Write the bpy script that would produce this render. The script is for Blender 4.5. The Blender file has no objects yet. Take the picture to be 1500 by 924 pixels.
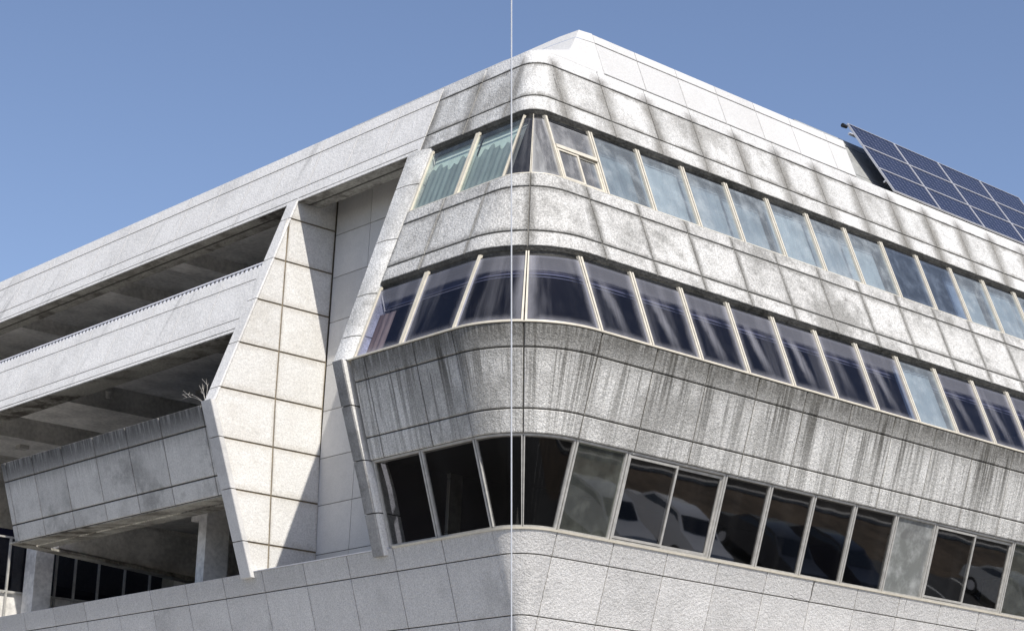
import bpy, bmesh, math, random
from mathutils import Vector, Matrix
random.seed(7)
scene = bpy.context.scene
COL = scene.collection
# ------------------------------------------------------------------ camera
CAM = Vector((-18.77711799, -20.81774201, -6.44253118))
FW = Vector((0.6379036, 0.71488238, 0.28639516))
RT = Vector((0.74121041, -0.67085726, 0.02361509))
UP = Vector((-0.20901229, -0.19721492, 0.95782051))
cd = bpy.data.cameras.new('camera'); cam = bpy.data.objects.new('camera', cd); COL.objects.link(cam)
cd.sensor_width = 36; cd.sensor_fit = 'HORIZONTAL'; cd.lens = 2787.24 / 1500 * 36
cd.clip_start = .1; cd.clip_end = 5000
M = Matrix.Identity(4)
for i in range(3):
    M[i][0] = RT[i]; M[i][1] = UP[i]; M[i][2] = -FW[i]; M[i][3] = CAM[i]
cam.matrix_world = M; scene.camera = cam
GZ = -8.0
# ------------------------------------------------------------------ light
L = Vector((1.22, 3.65, -4.08)).normalized()
sl = bpy.data.lights.new('sun', 'SUN'); sl.energy = 4.0; sl.angle = math.radians(.5); sl.color = (1, .955, .88)
so = bpy.data.objects.new('sun', sl); COL.objects.link(so)
so.rotation_euler = L.to_track_quat('-Z', 'Y').to_euler(); so.location = (-20, -30, 40)
W = bpy.data.worlds.new('World'); scene.world = W; W.use_nodes = True
wn = W.node_tree; bg = wn.nodes['Background']
sky = wn.nodes.new('ShaderNodeTexSky'); sky.sky_type = 'NISHITA'; sky.sun_disc = False
sky.sun_elevation = math.asin(-L.z); sky.sun_rotation = math.atan2(-L.x, -L.y)
sky.air_density = 1.0; sky.dust_density = .8; sky.ozone_density = 3.6; sky.altitude = 100
tv = wn.nodes.new('ShaderNodeVectorMath'); tv.operation = 'MULTIPLY'; tv.inputs[1].default_value = (1.10, .97, .95)
wn.links.new(sky.outputs[0], tv.inputs[0]); wn.links.new(tv.outputs[0], bg.inputs[0]); bg.inputs[1].default_value = .125
vs = scene.view_settings; vs.view_transform = 'Standard'; vs.look = 'None'; vs.exposure = .28; vs.gamma = 1
vs.use_curve_mapping = False
scene.cycles.max_bounces = 8; scene.cycles.transparent_max_bounces = 16
# ------------------------------------------------------------------ node DSL
class N:
    def __init__(s, name):
        s.m = bpy.data.materials.new(name); s.m.use_nodes = True; s.t = s.m.node_tree
        s.t.nodes.clear(); s.out = s.t.nodes.new('ShaderNodeOutputMaterial')
    def node(s, ty, **kw):
        n = s.t.nodes.new(ty)
        for k, v in kw.items(): setattr(n, k, v)
        return n
    def put(s, sock, v):
        if hasattr(v, 'is_output') or isinstance(v, bpy.types.NodeSocket): s.t.links.new(v, sock)
        elif isinstance(v, tuple) and len(v) == 3 and sock.type == 'RGBA': sock.default_value = (*v, 1)
        else: sock.default_value = v
    def math(s, op, a, b=0.0, clamp=False):
        n = s.node('ShaderNodeMath', operation=op, use_clamp=clamp); s.put(n.inputs[0], a); s.put(n.inputs[1], b); return n.outputs[0]
    def mul(s, a, b): return s.math('MULTIPLY', a, b)
    def add(s, a, b): return s.math('ADD', a, b)
    def sub(s, a, b): return s.math('SUBTRACT', a, b)
    def smooth(s, x, lo, hi, a=0.0, b=1.0):
        n = s.node('ShaderNodeMapRange', interpolation_type='SMOOTHSTEP')
        s.put(n.inputs[0], x); n.inputs[1].default_value = lo; n.inputs[2].default_value = hi
        n.inputs[3].default_value = a; n.inputs[4].default_value = b; return n.outputs[0]
    def uv(s, name):
        n = s.node('ShaderNodeUVMap'); n.uv_map = name
        x = s.node('ShaderNodeSeparateXYZ'); s.t.links.new(n.outputs[0], x.inputs[0]); return x.outputs[0], x.outputs[1]
    def vec(s, x, y, z=0.0):
        n = s.node('ShaderNodeCombineXYZ'); s.put(n.inputs[0], x); s.put(n.inputs[1], y); s.put(n.inputs[2], z); return n.outputs[0]
    def obj(s):
        n = s.node('ShaderNodeTexCoord'); return n.outputs['Object']
    def noise(s, v, scale, detail=3.0, rough=.55):
        n = s.node('ShaderNodeTexNoise'); s.put(n.inputs['Vector'], v); n.inputs['Scale'].default_value = scale
        n.inputs['Detail'].default_value = detail; n.inputs['Roughness'].default_value = rough; return n.outputs[0]
    def mix(s, f, a, b):
        n = s.node('ShaderNodeMix', data_type='RGBA'); s.put(n.inputs[0], f); s.put(n.inputs[6], a); s.put(n.inputs[7], b); return n.outputs[2]
    def hsvval(s, c, v):
        n = s.node('ShaderNodeVectorMath', operation='SCALE'); s.put(n.inputs[0], c); s.put(n.inputs['Scale'], v); return n.outputs[0]
    def bump(s, h, strength, dist):
        n = s.node('ShaderNodeBump'); n.inputs['Strength'].default_value = strength; n.inputs['Distance'].default_value = dist
        s.put(n.inputs['Height'], h); return n.outputs[0]
    def bsdf(s, color, rough=.9, normal=None, metal=0.0, spec=.3):
        n = s.node('ShaderNodeBsdfPrincipled'); s.put(n.inputs['Base Color'], color); s.put(n.inputs['Roughness'], rough)
        n.inputs['Metallic'].default_value = metal; n.inputs['Specular IOR Level'].default_value = spec
        if normal is not None: s.t.links.new(normal, n.inputs['Normal'])
        return n.outputs[0]
    def done(s, sh): s.t.links.new(sh, s.out.inputs[0]); return s.m

def concrete(name, base=(.6, .6, .58), dark=(.10, .10, .095), speck=.25, edge=0.0, streak=0.0, top=0.0,
             blotch=.15, bump=.5, grain=34, zig=False, vline=0.0, tonev=.05, ew=.30):
    n = N(name); u, z = n.uv('facade'); pu, pv = n.uv('panel'); rnd, dt = n.uv('extra')
    P3 = n.vec(u, z, 0.0)
    O3 = n.obj(); g = n.noise(O3, grain, 4, .68); g2 = n.noise(O3, grain * .42, 3, .6); pat = n.noise(O3, .55, 4, .62); bl = n.noise(n.vec(u, z, rnd), 1.3, 4, .6)
    mid = n.noise(n.vec(u, z, 3.3), 5, 4, .65)
    f = n.math('MAXIMUM', n.mul(n.smooth(bl, .42, .75), blotch), n.mul(n.smooth(n.add(pat, n.mul(n.sub(mid, .5), .35)), .47, .68), blotch * 1.3))
    if edge:
        d = n.math('MINIMUM', pu, n.sub(1.0, pu)); d = n.add(d, n.mul(n.sub(mid, .5), min(.26, ew * .8)))
        e = n.smooth(d, .0, ew, 1, 0)
        e = n.mul(e, n.smooth(n.noise(n.vec(u, z, n.mul(rnd, 9.0)), .8, 3), .25, .6, .72, 1.0))
        dv = n.math('MINIMUM', pv, n.sub(1.0, pv)); dv = n.add(dv, n.mul(n.sub(mid, .5), .3))
        e2 = n.smooth(dv, .0, .17, .85, 0)
        e = n.math('MAXIMUM', e, e2)
        if zig:   # the stain climbs at the joints and dies out upwards
            e = n.mul(e, n.smooth(n.add(dt, n.mul(n.sub(mid, .5), .3)), .02, .3))
        f = n.math('MAXIMUM', f, n.mul(e, edge))
        sp = n.smooth(g2, .55, .75); f = n.math('MAXIMUM', f, n.mul(n.mul(sp, n.smooth(mid, .45, .65)), edge * .55))
    if streak:
        s1 = n.noise(n.vec(n.mul(u, 2.6), n.mul(z, .10), 1.0), 1.0, 5, .68)
        s2 = n.noise(n.vec(n.mul(u, 17.0), n.mul(z, .5), 5.0), 1.0, 4, .65)
        fade = n.smooth(n.add(dt, n.mul(n.sub(mid, .5), .5)), .1, 1.75, 1.0, .55)
        a = n.mul(n.smooth(n.add(n.mul(s1, .6), n.mul(s2, .4)), .425, .585), n.mul(fade, n.smooth(n.noise(n.vec(n.mul(u, .7), n.mul(z, .15), 4.0), 1.0, 3, .6), .30, .60, .72, 1.0)))
        d = n.math('MINIMUM', pu, n.sub(1.0, pu)); je = n.smooth(n.add(d, n.mul(n.sub(s2, .5), .12)), 0, .10, .55, 0)
        a = n.math('MAXIMUM', a, n.mul(je, n.smooth(s1, .35, .6)))
        f = n.math('MAXIMUM', f, n.mul(a, streak))
    if top:
        s3 = n.noise(n.vec(n.mul(u, 13.0), n.mul(z, .6), 8.0), 1.0, 5, .7)
        t = n.mul(n.smooth(n.add(dt, n.mul(n.sub(s3, .5), 1.1)), .10, .80, 1, 0), n.smooth(s3, .3, .62, .55, 1))
        f = n.math('MAXIMUM', f, n.mul(t, top))
    if vline:
        s4 = n.noise(n.vec(n.mul(n.add(u, n.mul(z, -.25)), 2.6), n.mul(z, .25), 2.0), 1.0, 3, .5)
        f = n.math('MAXIMUM', f, n.mul(n.smooth(s4, .56, .72), vline))
    sg = n.smooth(g, .3, .7, 1 - speck, 1 + speck * .55)
    tone = n.smooth(rnd, 0, 1, 1 - tonev, 1 + tonev)
    c = n.mix(n.math('MINIMUM', f, .92), base, dark)
    c = n.hsvval(c, n.mul(sg, tone))
    h = n.add(g, n.mul(g2, 1.4))
    return n.done(n.bsdf(c, .92, n.bump(h, bump, .035), spec=.2))

def plain(name, color, rough=.8, metal=0.0, var=.12, scale=4, spec=.3, bump=0.0):
    n = N(name); o = n.obj(); a = n.noise(o, scale, 4); b = n.noise(o, scale * 9, 3)
    f = n.smooth(n.add(n.mul(a, .6), n.mul(b, .4)), .3, .7, 1 - var, 1 + var)
    nr = n.bump(b, bump, .02) if bump else None
    return n.done(n.bsdf(n.hsvval(color, f), rough, nr, metal, spec))

def glass(name, tint=(.8, .85, .9), haze=.05, edge=.2, streak=.3, tophaze=0.0, dirt=(.55, .57, .6), ior=1.5, blob=0.0, painted_beam=0.0, gloss=1.0, gcol=None):
    n = N(name); u, z = n.uv('facade'); pu, pv = n.uv('panel'); rnd, dt = n.uv('extra')
    tr = n.node('ShaderNodeBsdfTransparent'); n.put(tr.inputs[0], tint)
    gl = n.node('ShaderNodeBsdfGlossy'); gl.inputs['Roughness'].default_value = .02; n.put(gl.inputs[0], gcol or (gloss,) * 3)
    wob = n.noise(n.vec(u, z, rnd), 1.1, 1); n.t.links.new(n.bump(wob, .03, .05), gl.inputs['Normal'])
    ge = n.node('ShaderNodeNewGeometry'); dp = n.node('ShaderNodeVectorMath', operation='DOT_PRODUCT')
    n.t.links.new(ge.outputs['Normal'], dp.inputs[0]); n.t.links.new(ge.outputs['Incoming'], dp.inputs[1])
    f0 = ((ior - 1) / (ior + 1)) ** 2
    sch = n.math('POWER', n.sub(1.0, n.math('ABSOLUTE', dp.outputs['Value'], clamp=True)), 5.0)
    frs = n.add(f0 * 1.6, n.mul(sch, 1 - f0 * 1.6))
    m1 = n.node('ShaderNodeMixShader'); n.t.links.new(frs, m1.inputs[0]); n.t.links.new(tr.outputs[0], m1.inputs[1]); n.t.links.new(gl.outputs[0], m1.inputs[2])
    nz = n.noise(n.vec(u, z, n.mul(rnd, 5.0)), 3.0, 5, .65)
    f = n.add(haze, n.mul(n.smooth(nz, .4, .8), haze * 1.5))
    if edge:
        d = n.math('MINIMUM', pu, n.sub(1.0, pu)); d = n.math('MINIMUM', d, n.mul(pv, 1.3))
        f = n.add(f, n.mul(n.smooth(n.add(d, n.mul(n.sub(nz, .5), .12)), 0, .17, 1, 0), edge))
    if tophaze: f = n.add(f, n.mul(n.smooth(n.add(pv, n.mul(n.sub(nz, .5), .05)), .74, .80), tophaze))
    if streak:
        s = n.noise(n.vec(n.add(n.mul(pu, 2.6), n.mul(rnd, 40.0)), n.mul(pv, .35), rnd), 1.0, 4, .6)
        s2 = n.noise(n.vec(n.mul(u, 22.0), n.mul(z, .7), rnd), 1.0, 3, .6)
        f = n.add(f, n.mul(n.mul(n.smooth(s, .5, .68), n.smooth(s2, .3, .7, .55, 1)), streak))
    if painted_beam:  # slanting reflection in each pane, painted in as a pale smear
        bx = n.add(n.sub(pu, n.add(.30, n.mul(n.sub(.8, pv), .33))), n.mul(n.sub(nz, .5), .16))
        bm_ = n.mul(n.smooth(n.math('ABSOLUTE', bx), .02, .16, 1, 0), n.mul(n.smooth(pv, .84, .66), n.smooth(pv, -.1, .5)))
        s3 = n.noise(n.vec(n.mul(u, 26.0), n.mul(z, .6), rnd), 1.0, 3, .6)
        f = n.add(f, n.mul(n.mul(bm_, n.smooth(s3, .25, .7, .5, 1)), n.mul(n.smooth(n.noise(n.vec(rnd, 0, 0), 31.0, 0), .3, .6, .25, 1), painted_beam)))
    if blob: f = n.add(f, n.mul(n.smooth(n.noise(n.vec(u, z, rnd), 2.0, 2), .55, .62), blob))
    df = n.node('ShaderNodeBsdfDiffuse'); n.put(df.inputs[0], dirt)
    m2 = n.node('ShaderNodeMixShader'); n.put(m2.inputs[0], n.math('MINIMUM', f, .97)); n.t.links.new(m1.outputs[0], m2.inputs[1]); n.t.links.new(df.outputs[0], m2.inputs[2])
    return n.done(m2.outputs[0])

MAT = {}
MAT['stained'] = concrete('stained_upper_concrete', (.69, .685, .66), (.16, .15, .13), speck=.34, edge=.84, blotch=.42, bump=.45, ew=.36)
MAT['mottled'] = concrete('mottled_band_concrete', (.66, .65, .62), (.16, .155, .14), speck=.42, edge=.84, blotch=.5, bump=.5, ew=.13)
MAT['stainzig'] = concrete('stained_top_course', (.68, .675, .655), (.15, .14, .125), speck=.25, edge=.85, blotch=.12, bump=.4, zig=True)
MAT['parapet'] = concrete('repainted_white_parapet', (.61, .605, .59), (.42, .41, .38), speck=.10, blotch=.15, bump=.2)
MAT['streaked'] = concrete('drip_streaked_roughcast', (.78, .77, .735), (.06, .056, .044), speck=.36, streak=.92, top=.88, blotch=.35, bump=.6, grain=42)
MAT['base'] = concrete('grey_roughcast', (.76, .745, .72), (.22, .22, .21), speck=.26, top=.35, streak=.14, blotch=.24, bump=.6, grain=44)
MAT['wing'] = concrete('pale_wing_concrete', (.78, .765, .735), (.36, .355, .34), speck=.18, blotch=.22, vline=.55, edge=.30, ew=.07, bump=.3, grain=30, tonev=.012)
MAT['wingdark'] = concrete('grey_wing_spandrel', (.64, .63, .60), (.05, .05, .048), speck=.18, top=.95, streak=.12, blotch=.35, bump=.3)
MAT['fin'] = concrete('white_fin_panels', (.73, .72, .69), (.36, .31, .23), speck=.18, edge=.34, ew=.07, blotch=.16, bump=.25)
MAT['fintrim'] = concrete('fin_front_strip', (.66, .65, .63), (.2, .2, .2), speck=.12, blotch=.2, bump=.2)
MAT['recess'] = concrete('smooth_recess_wall', (.62, .61, .59), (.3, .3, .3), speck=.07, blotch=.15, bump=.12)
MAT['trim'] = concrete('weathered_end_trim', (.72, .715, .69), (.16, .155, .14), speck=.34, blotch=.38, bump=.35)
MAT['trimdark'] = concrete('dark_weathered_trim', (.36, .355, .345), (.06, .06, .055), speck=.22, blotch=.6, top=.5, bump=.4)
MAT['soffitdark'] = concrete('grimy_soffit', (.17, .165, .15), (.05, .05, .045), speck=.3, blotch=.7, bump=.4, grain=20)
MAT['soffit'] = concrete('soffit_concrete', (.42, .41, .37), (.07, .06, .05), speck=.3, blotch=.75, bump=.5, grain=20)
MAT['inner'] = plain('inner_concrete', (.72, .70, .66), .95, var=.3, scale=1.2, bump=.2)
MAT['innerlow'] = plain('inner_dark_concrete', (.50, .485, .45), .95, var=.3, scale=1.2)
MAT['jointgrey'] = plain('grey_joint_mortar', (.20, .19, .17), 1, var=.4, scale=6)
MAT['joint'] = plain('joint_mortar', (.085, .08, .07), 1, var=.4, scale=6)
MAT['jointpale'] = plain('pale_joint_mortar', (.20, .165, .115), 1, var=.4, scale=5)
MAT['dark'] = plain('dark_room', (.012, .012, .016), .9)
MAT['navy'] = plain('dim_blue_room', (.008, .008, .022), .9)
MAT['valance'] = plain('lintel_lining', (.07, .065, .07), .9)
MAT['cream'] = plain('cream_aluminium', (.62, .575, .475), .45, var=.12, scale=9, spec=.5)
MAT['greyalu'] = plain('dull_aluminium', (.42, .41, .385), .45, var=.2, scale=9, spec=.5)
MAT['gasket_slot'] = plain('black_gasket_and_slot', (.02, .02, .02), .6)  # real gaskets, and the black put in for the shaded window-head slot
MAT['railgrey'] = plain('grey_rail', (.20, .20, .22), .6)
MAT['white'] = plain('white_rail_paint', (.75, .75, .78), .5)
MAT['pvframe'] = plain('panel_frame_aluminium', (.62, .62, .64), .4, metal=.3, var=.05)
MAT['greymetal'] = plain('grey_sheet', (.34, .345, .33), .6, var=.25, scale=2)
MAT['rope'] = plain('pale_rope_fibre', (.75, .77, .80), .8, var=.05)
MAT['g1sky'] = glass('hazy_sky_glass', (.85, .9, .93), .24, .12, .14, dirt=(.40, .44, .46))
MAT['g1green'] = glass('green_tinged_glass', (.88, .95, .92), .05, .08, .10, dirt=(.55, .62, .6))
MAT['g1grey'] = glass('dusty_grey_glass', (.7, .7, .7), .22, .25, .25, dirt=(.5, .5, .5))
MAT['g1black'] = glass('soot_dark_glass', (.5, .5, .5), .06, .05, .16, dirt=(.32, .32, .33))
MAT['g1dark'] = glass('dark_speckled_glass', (.7, .75, .9), .10, .10, .12, dirt=(.4, .48, .6))
MAT['g2'] = glass('streaky_navy_glass', (.75, .78, .95), .012, .27, .08, tophaze=.18, dirt=(.46, .46, .50), painted_beam=.42, gcol=(.40, .45, .60))  # includes the painted slanting reflection
MAT['g2left'] = glass('dusty_navy_glass', (.75, .78, .95), .012, .30, .12, tophaze=.17, dirt=(.46, .46, .50), gcol=(.40, .45, .60))
MAT['g3'] = glass('black_glass', (.6, .6, .6), .002, 0, .015, dirt=(.4, .4, .4), ior=1.42)
MAT['g3mirror'] = glass('strong_mirror_black_glass', (.45, .45, .45), .002, 0, .012, dirt=(.4, .4, .4), ior=1.8)  # same glass with its reflection turned up so the cars show
MAT['g3grey'] = glass('greenish_grey_glass', (.6, .65, .6), .10, .05, .04, dirt=(.33, .35, .31), ior=1.6)
MAT['g3board'] = glass('film_covered_glass', (.6, .65, .6), .42, .1, .05, dirt=(.36, .37, .36), ior=1.5)
def curtain_mat(name, a, b):
    n = N(name); u, z = n.uv('facade'); s = n.noise(n.vec(n.mul(u, 7.0), n.mul(z, .8), 0.0), 1.0, 4, .6); m = n.noise(n.vec(u, z, 0.0), 2.5, 3)
    return n.done(n.bsdf(n.mix(n.smooth(n.add(n.mul(s, .7), n.mul(m, .3)), .38, .62), a, b), .9))
MAT['cgreen'] = curtain_mat('pale_green_blind', (.60, .66, .62), (.66, .72, .68))
MAT['cteal'] = curtain_mat('teal_grey_curtain', (.20, .22, .225), (.27, .30, .30))
MAT['cblue'] = curtain_mat('powder_blue_curtain', (.22, .265, .30), (.28, .33, .365))
MAT['cblue_pale'] = curtain_mat('pale_blue_curtain', (.34, .39, .42), (.40, .455, .48))
MAT['cblue_deep'] = curtain_mat('slate_blue_curtain', (.10, .14, .17), (.20, .25, .28))
MAT['cbrown'] = curtain_mat('brown_curtain', (.16, .11, .08), (.34, .25, .17))
MAT['cgrey'] = curtain_mat('grey_board', (.24, .25, .24), (.30, .31, .30))
def pv_cells():
    n = N('solar_cells'); u, z = n.uv('facade')
    fu = n.math('FRACT', n.mul(u, 1.0)); fz = n.math('FRACT', n.mul(z, 1.0))
    du = n.math('MINIMUM', fu, n.sub(1.0, fu)); dz = n.math('MINIMUM', fz, n.sub(1.0, fz))
    corner = n.smooth(n.add(du, dz), .13, .17, 1, 0)
    line = n.math('MAXIMUM', n.smooth(du, .025, .05, 1, 0), n.smooth(dz, .02, .04, 1, 0))
    bus = n.smooth(n.math('ABSOLUTE', n.sub(n.math('FRACT', n.mul(u, 3.0)), .5)), .03, .06, .35, 0)
    nz = n.noise(n.vec(n.math('FLOOR', u), n.math('FLOOR', z), 0), 3.7, 0)
    c = n.mix(n.smooth(nz, .3, .7), (.011, .014, .034), (.018, .022, .05))
    c = n.mix(n.math('MAXIMUM', n.mul(line, .75), n.math('MAXIMUM', corner, bus)), c, (.15, .16, .21))
    return n.done(n.bsdf(c, .18, spec=.5))
MAT['pv'] = pv_cells()

# ------------------------------------------------------------------ objects
def link(o): COL.objects.link(o); return o
def empty(name, loc, label=None, cat=None, group=None):
    o = link(bpy.data.objects.new(name, None)); o.location = loc
    if label: o['label'] = label; o['category'] = cat
    if group: o['group'] = group
    return o
class MB:
    """collects faces with three uv layers: facade (u,z), panel (0..1), extra (random, metres below the band top)"""
    def __init__(s): s.v = []; s.f = []; s.uv = []; s.pu = []; s.ex = []; s.mi = []
    def face(s, pts, uv=None, pu=None, ex=None, mi=0):
        b = len(s.v); s.v += [tuple(p) for p in pts]; k = len(pts); s.f.append(tuple(range(b, b + k)))
        s.uv += uv or [(p[0] + p[1], p[2]) for p in pts]
        s.pu += pu or [(.5, .5)] * k; s.ex += ex or [(.5, 5.0)] * k; s.mi.append(mi)
    def box(s, c0, c1, mi=0):
        x0, y0, z0 = c0; x1, y1, z1 = c1
        p = [(x0, y0, z0), (x1, y0, z0), (x1, y1, z0), (x0, y1, z0), (x0, y0, z1), (x1, y0, z1), (x1, y1, z1), (x0, y1, z1)]
        for q in ((3, 2, 1, 0), (4, 5, 6, 7), (0, 1, 5, 4), (1, 2, 6, 5), (2, 3, 7, 6), (3, 0, 4, 7)): s.face([p[i] for i in q], mi=mi)
    def hull8(s, p, mi=0):
        for q in ((3, 2, 1, 0), (4, 5, 6, 7), (0, 1, 5, 4), (1, 2, 6, 5), (2, 3, 7, 6), (3, 0, 4, 7)): s.face([p[i] for i in q], mi=mi)
    def prism(s, poly0, poly1, mi=0):
        k = len(poly0); s.face(list(reversed(poly0)), mi=mi); s.face(poly1, mi=mi)
        for i in range(k): j = (i + 1) % k; s.face([poly0[i], poly0[j], poly1[j], poly1[i]], mi=mi)
    def tube(s, pts, r0, r1=None, k=8, mi=0):
        r1 = r0 if r1 is None else r1; rings = []
        for i, p in enumerate(pts):
            p = Vector(p); a = Vector(pts[max(i - 1, 0)]); b = Vector(pts[min(i + 1, len(pts) - 1)]); d = (b - a).normalized()
            x = d.orthogonal().normalized(); y = d.cross(x); r = r0 + (r1 - r0) * i / max(1, len(pts) - 1)
            rings.append([p + x * r * math.cos(2 * math.pi * j / k) + y * r * math.sin(2 * math.pi * j / k) for j in range(k)])
        for a, b in zip(rings, rings[1:]):
            for j in range(k): s.face([a[j], a[(j + 1) % k], b[(j + 1) % k], b[j]], mi=mi)
        s.face(list(reversed(rings[0])), mi=mi); s.face(rings[-1], mi=mi)
    def build(s, name, mats, parent=None, label=None, smooth=True, origin=None):
        me = bpy.data.meshes.new(name); me.from_pydata(s.v, [], s.f)
        for nm, data in (('facade', s.uv), ('panel', s.pu), ('extra', s.ex)):
            l = me.uv_layers.new(name=nm); l.data.foreach_set('uv', [c for p in data for c in p])
        for m in (mats if isinstance(mats, (list, tuple)) else [mats]): me.materials.append(MAT[m] if isinstance(m, str) else m)
        me.polygons.foreach_set('material_index', s.mi)
        bm = bmesh.new(); bm.from_mesh(me); bmesh.ops.remove_doubles(bm, verts=bm.verts, dist=.0004)
        bmesh.ops.recalc_face_normals(bm, faces=bm.faces)
        for e in bm.edges: e.smooth = len(e.link_faces) == 2 and e.calc_face_angle(9) < math.radians(32)
        for f in bm.faces: f.smooth = smooth
        bm.to_mesh(me); bm.free()
        o = link(bpy.data.objects.new(name, me))
        if parent:
            o.parent = parent
            if parent.name == 'office_building': o.location = -parent.location
        if label: o['label'] = label
        return o

# ------------------------------------------------------------------ the facade profile (battered above the widest line, undercut below)
ZS = 2.0587; AU = .36947; AL = .31836
RZ = [(-9, .03), (-3.1, .04), (-2.36, .20), (-1.43, .52), (-1.04, .68), (.38, 1.16), (2.06, 1.62), (3.54, 1.5), (5.0, .72), (6.37, .38), (7.5, .40), (7.84, .34), (8.75, .10)]
def rad(z):
    if z <= RZ[0][0]: return RZ[0][1]
    for (a, ra), (b, rb) in zip(RZ, RZ[1:]):
        if z <= b: return ra + (rb - ra) * (z - a) / (b - a)
    return RZ[-1][1]
def ins(z): return AU * (z - ZS) if z > ZS else -AL * (z - ZS)      # how far the face stands in from the widest line
def slope(z): return math.sqrt(1 + (AU if z > ZS else AL) ** 2)
def P(u, z, off=0.0, knee=1.7, hip=False):
    """u>0 runs along the right face, u<0 along the left one, rounded corner between"""
    o = off * slope(z); yr = ins(z) - o; xl = yr
    if hip: h = max(0, z - 7.84); xl = yr + (h / .32 * .80 if h < .32 else .80 + (h - .32) * .36)
    r = max(.04, (max(.1, .34 - .2 * (z - 7.84)) if hip else rad(z)) + off)
    cx, cy = xl + r, yr + r
    if u >= 0: c, cc = cx, cy
    else: c, cc = cy, cx
    t = abs(u); k = max(knee, .001)
    mid = c - r * .70711
    if t >= c and t >= k: pos = t
    elif t < k: pos = mid + (max(k, mid) - mid) * t / k
    else: pos = t
    pos = max(pos, mid)
    if pos >= c: d = 0.0
    else:
        s = (c - pos) / r; d = r - r * math.sqrt(max(0, 1 - s * s))
    base = yr if u >= 0 else xl
    q = base + d
    return Vector((pos, q, z)) if u >= 0 else Vector((q, pos, z))
def samples(a, b, maxn=None):
    """u samples: dense round the corner, sparse along the straights"""
    out = [a]; x = a
    while x < b - 1e-6:
        st = .09 if abs(x) < 2.9 else .9
        x = min(x + st, b); out.append(x)
    return out
def panel(mb, u0, u1, z0, z1, gu=.02, gz=.02, bev=.012, depth=.03, ztop=None, mi=0, off=0.0, **kw):
    if ztop is None: ztop = z1
    rnd = random.random(); a, b = u0 + gu / 2, u1 - gu / 2; c, d = z0 + gz / 2, z1 - gz / 2
    us = [a] + [x for x in samples(a + bev, b - bev)] + [b]
    zs = [c, c + bev] + [c + bev + (d - c - 2 * bev) * i / 3 for i in (1, 2)] + [d - bev, d]
    def pt(i, j):
        edge = i in (0, len(us) - 1) or j in (0, len(zs) - 1)
        return P(us[i], zs[j], off - (bev if edge else 0), **kw)
    G = [[pt(i, j) for j in range(len(zs))] for i in range(len(us))]
    def uvs(ids): return ([(us[i], zs[j]) for i, j in ids], [((us[i] - u0) / (u1 - u0), (zs[j] - z0) / (z1 - z0)) for i, j in ids], [(rnd, ztop - zs[j]) for i, j in ids])
    for i in range(len(us) - 1):
        for j in range(len(zs) - 1):
            ids = [(i, j), (i + 1, j), (i + 1, j + 1), (i, j + 1)]; x, y, w = uvs(ids)
            mb.face([G[p][q] for p, q in ids], x, y, w, mi)
    rim = [(i, 0) for i in range(len(us))] + [(len(us) - 1, j) for j in range(1, len(zs))] + [(i, len(zs) - 1) for i in range(len(us) - 2, -1, -1)] + [(0, j) for j in range(len(zs) - 2, 0, -1)]
    for (p, q), (r, s) in zip(rim, rim[1:] + rim[:1]):
        x, y, w = uvs([(p, q), (r, s), (r, s), (p, q)])
        mb.face([G[p][q], G[r][s], P(us[r], zs[s], off - depth, **kw), P(us[p], zs[q], off - depth, **kw)], x, y, w, mi)
def slab(mb, u0, u1, z0, z1, o0, o1, mi=0, **kw):
    """closed bar that follows the facade: u0..u1, z0..z1, offsets o0 (back) .. o1 (front)"""
    us = samples(u0, u1); prof = [(z0, o0), (z0, o1), (z1, o1), (z1, o0)]
    G = [[P(u, z, o, **kw) for z, o in prof] for u in us]
    for i in range(len(us) - 1):
        for j in range(4):
            k = (j + 1) % 4; l = (j + .0)
            uv = [(us[i] + prof[j][1], prof[j][0] + prof[j][1]), (us[i + 1] + prof[j][1], prof[j][0] + prof[j][1]), (us[i + 1] + prof[k][1], prof[k][0] + prof[k][1]), (us[i] + prof[k][1], prof[k][0] + prof[k][1])]
            mb.face([G[i][j], G[i + 1][j], G[i + 1][k], G[i][k]], uv, None, None, mi)
    mb.face(list(reversed(G[0])), mi=mi); mb.face(G[-1], mi=mi)
def sheet(mb, u0, u1, z0, z1, o0, o1=None, mi=0, rnd=.5, wave=0.0, **kw):
    o1 = o0 if o1 is None else o1; us = samples(u0, u1)
    if wave: us = [u0 + (u1 - u0) * i / 40 for i in range(41)]
    nz = 6 if abs(z1 - z0) > .05 else 1
    for i in range(len(us) - 1):
        for j in range(nz):
            ids = [(i, j), (i + 1, j), (i + 1, j + 1), (i, j + 1)]
            pts, uv, pu = [], [], []
            for p, q in ids:
                fz = q / nz; z = z0 + (z1 - z0) * fz
                w = wave * math.sin(us[p] * 38 + 1.3 * math.sin(us[p] * 9)) * (1.1 - .5 * fz) if wave else 0
                pts.append(P(us[p], z, o0 + (o1 - o0) * fz + w, **kw)); uv.append((us[p], z)); pu.append(((us[p] - u0) / (u1 - u0), fz))
            mb.face(pts, uv, pu, [(rnd, 3)] * 4, mi)

B = empty('office_building', (2, 2, GZ), 'weathered white concrete office block with a rounded corner, ribbon windows and an open parking wing', 'building')
UE = 18.6          # how far the right face is built
LE = -27.0         # and the left wing
# ---- concrete bands of the corner block
def spans(js): return list(zip(js, js[1:]))
RJ_up = [2.41 + 1.222 * k for k in range(14)]
LJ_up = [-(2.24 + 1.22 * k) for k in range(21)]
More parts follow.
